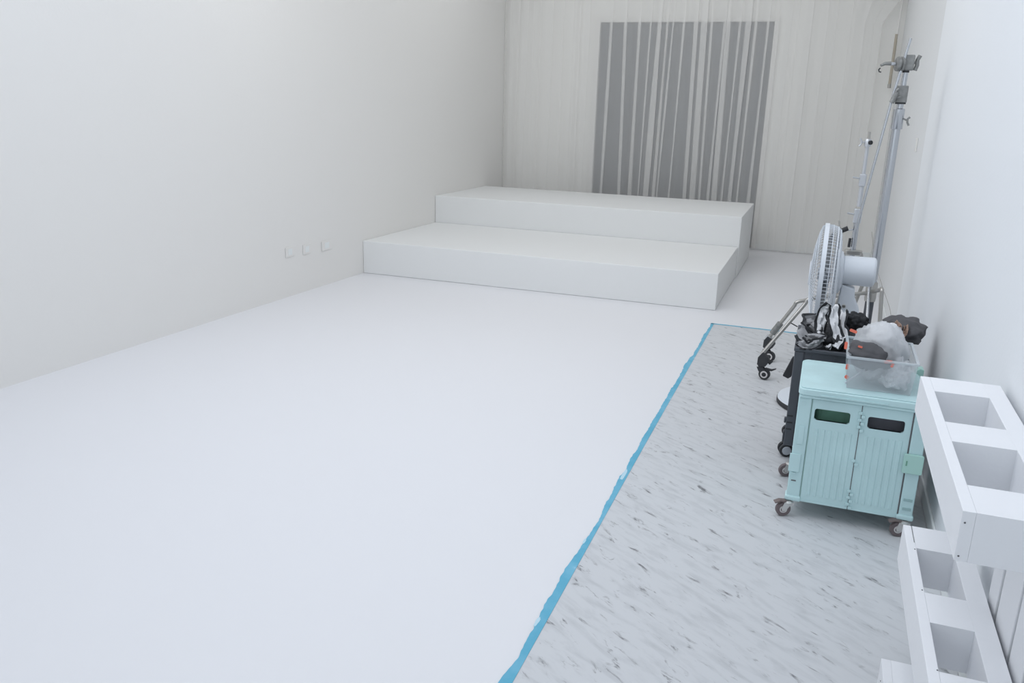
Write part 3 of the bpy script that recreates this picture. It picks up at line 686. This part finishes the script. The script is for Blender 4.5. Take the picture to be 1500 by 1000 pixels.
MB().tube([(gx-.128, SY-.08, 1.994), (gx-.136, SY-.08, 1.984), (gx-.132, SY-.08, 1.972), (gx-.120, SY-.08, 1.970)], .004, 8).build('safety_hook', M_blk2, go, smooth=True)
tk = MB(); tk.tube([(SX+.050, SY, 2.03), (SX+.068, SY, 2.03)], .008, 10); tk.tube([(SX+.078, SY, 2.072), (SX+.066, SY, 2.045), (SX+.068, SY, 2.015), (SX+.060, SY, 1.985)], .012, 10); tk.build('tee_handle', M_cast2, go, smooth=True)
rod = [at(1334, 57, SY-.04), at(1309, 137, SY-.045), at(1264, 300, SY-.05), at(1254, 336, SY-.05)]
MB().tube([rod[0], rod[1], rod[2], rod[3]], .0085, 12).build('boom_arm', M_alu, ls, smooth=True)
c = at(1309.5, 143, SY-.045); k = MB(); k.tube([c+V(-.010, -.01, -.035), c+V(.012, -.01, .030)], .015, 10); k.tube([c, c+V(.035, 0, .0)], .008, 8); k.tube([c+V(.006, -.02, .035), c+V(.02, -.02, .05)], .008, 8); k.build('boom_clamp', M_cast2, ls, smooth=True)
hb_ = MB(); hb_.lathe([(0, 0), (0, .034), (.02, .036), (.12, .036), (.13, .030), (.13, 0)], (SX, SY, .53), (0, 0, 1), 24); hb_.build('leg_hub', M_steel, ls, smooth=True)
MB().lathe([(0, 0), (0, .028), (.19, .028), (.19, 0)], (SX, SY, .35), (0, 0, 1), 20).build('lower_sleeve', M_black, ls, smooth=True)
def leg(parent, top, knee, foot, r=.0125):
    return MB().tube(smoothpath([top, Vector(top).lerp(Vector(knee), .7), knee, Vector(knee).lerp(Vector(foot), .12), Vector(knee).lerp(Vector(foot), .55), foot], 5), r, 12).build('leg', M_steel, parent, smooth=True)
fa = V(-.268, 5.575, .165)
lg = leg(ls, (SX-.03, SY-.02, .585), at(1186, 438, 5.72), fa); 
bracket_caster(lg_parent := ls, (-.250, 5.565, 0), fa, ang=-.15)
leg(ls, (SX+.01, SY-.03, .60), V(.405, 5.62, .668), V(.44, 5.43, .085)); bracket_caster(ls, (.43, 5.42, 0), V(.44, 5.43, .12), ang=1.2, pedal=False)
leg(ls, (SX, SY+.03, .59), V(.33, 6.15, .64), V(.24, 6.52, .10)); bracket_caster(ls, (.24, 6.53, 0), V(.24, 6.52, .12), ang=-1.2, pedal=False)
MB().tube([V(SX-.02, SY-.04, .64), V(.345, 5.62, .46), V(.375, 5.48, .33)], .009, 10).build('leg_brace', M_alu, ls, smooth=True)
MB().tube([fa.lerp(V(-.02, 5.72, .53), .62)+V(0, 0, -.01), fa.lerp(V(-.02, 5.72, .53), .62)+V(.05, -.01, -.03)], .004, 8).build('leg_pin', M_blk2, ls)
# smaller stand behind it
TX, TY = .222, 6.12
sd_ = thing('light_stand', (TX, TY, 0), 'shorter pale aluminium light stand rising behind the fan motor', 'light stand')
def seg_(name, z0, z1, r, m=M_aluw): return MB().tube([(TX, TY, z0), (TX, TY, z1)], r, 16).build(name, m, sd_, smooth=True)
seg_('lower_tube', .48, 1.06, .019, M_alu); seg_('middle_tube', 1.12, 1.29, .0155); seg_('upper_tube', 1.30, 1.52, .0125); 
tt = MB().tube([(TX+.003, TY, 1.56), (TX+.003, TY, 1.608)], .007, 10).build('spigot', M_steel, sd_, smooth=True)
for z0, z1, r in ((1.01, 1.105, .026), (1.255, 1.335, .022)):
    q = MB().prism(rrect(-r, -r, r, r, r*.4), z0, z1, 'z', Matrix.Translation((TX, TY, 0))).build('tube_clamp', M_aluw, sd_, bevel=.004)
    MB().tube([(TX-r, TY-.02, (z0+z1)/2+.012), (TX-r-.042, TY-.03, (z0+z1)/2+.018)], .006, 8).build('clamp_lever', M_aluw, q, smooth=True)
MB().lathe([(0, 0), (0, .020), (.01, .022), (.042, .022), (.05, .016), (.05, 0)], (TX, TY, 1.512), (0, 0, 1), 20).build('top_socket', M_aluw, sd_, smooth=True)
MB().lathe([(0, 0), (0, .014), (.012, .014), (.012, 0)], (TX+.012, TY-.018, 1.54), (.6, -1, 0), 14).build('socket_screw', M_blk2, sd_, smooth=True)
wing(sd_, (TX-.018, TY-.01, 1.54), (-1, -.2, 0), .04, M_aluw)
hh = MB(); hh.prism(rrect(-.058, -.03, .058, .03, .02), .795, .825, 'z', Matrix.Translation((TX+.005, TY, 0))); hh.tube([(TX-.05, TY-.02, .81), (TX-.065, TY-.02, .77)], .012, 8); hh.tube([(TX+.055, TY-.02, .81), (TX+.065, TY-.02, .77)], .012, 8); hh.build('leg_spreader', M_steel, sd_, bevel=.003)
fb_ = V(-.262, 6.02, .15)
leg(sd_, (TX-.02, TY-.01, .53), at(1168, 443, 6.0), fb_); bracket_caster(sd_, (-.245, 6.01, 0), fb_, ang=-.3, pedal=False)
MB().tube([fb_.lerp(at(1168, 443, 6.0), .18), fb_.lerp(at(1168, 443, 6.0), .45)], .023, 12).build('leg_sleeve', M_cast2, sd_, smooth=True)
MB().tube([fb_.lerp(at(1168, 443, 6.0), .02), fb_.lerp(at(1168, 443, 6.0), .10)], .024, 12).build('leg_cap', M_aluw, sd_, smooth=True)
leg(sd_, (TX+.01, TY-.02, .53), V(.27, 5.98, .52), V(.30, 5.66, .085), .011); bracket_caster(sd_, (.30, 5.655, 0), V(.3, 5.66, .12), ang=1.2, pedal=False)
leg(sd_, (TX, TY+.02, .53), V(.20, 6.30, .52), V(.12, 6.66, .085), .011); bracket_caster(sd_, (.12, 6.67, 0), V(.12, 6.66, .12), ang=-1.2, pedal=False)
kn = at(1238, 338, TY-.02); k2 = at(1244, 356, TY-.02)
MB().tube([V(TX-.018, TY-.01, .965), kn+V(.012, 0, .0)], .005, 8).build('side_arm', M_alu, sd_)
MB().tube([kn+V(-.024, 0, -.006), kn+V(.016, 0, .016)], .016, 10).build('side_knob', M_blk2, sd_, smooth=True)
MB().tube([k2+V(0, 0, -.03), k2+V(.002, 0, .030)], .009, 10).build('side_knob', M_blk2, sd_, smooth=True)
MB().tube([k2, V(TX-.012, TY-.01, .89)], .004, 8).build('side_arm', M_alu, sd_)
MB().tube([kn+V(-.02, 0, 0), at(1230, 326, TY-.02)+V(0, 0, -.03), at(1229, 324, TY-.02)], .006, 8).build('side_pin', M_steel, sd_)

# everything that stands on the vinyl, with what it carries, is set on top of the sheet
for o in C.objects:
    if o.parent is None and o.get('kind') != 'structure' and o.type in ('MESH', 'EMPTY') and o.get('category') not in ('vinyl flooring', 'tape', 'paint smear', 'platform', 'curtain', 'curtain rail', 'strap', 'socket', 'switch'):
        o.location.z += .0035
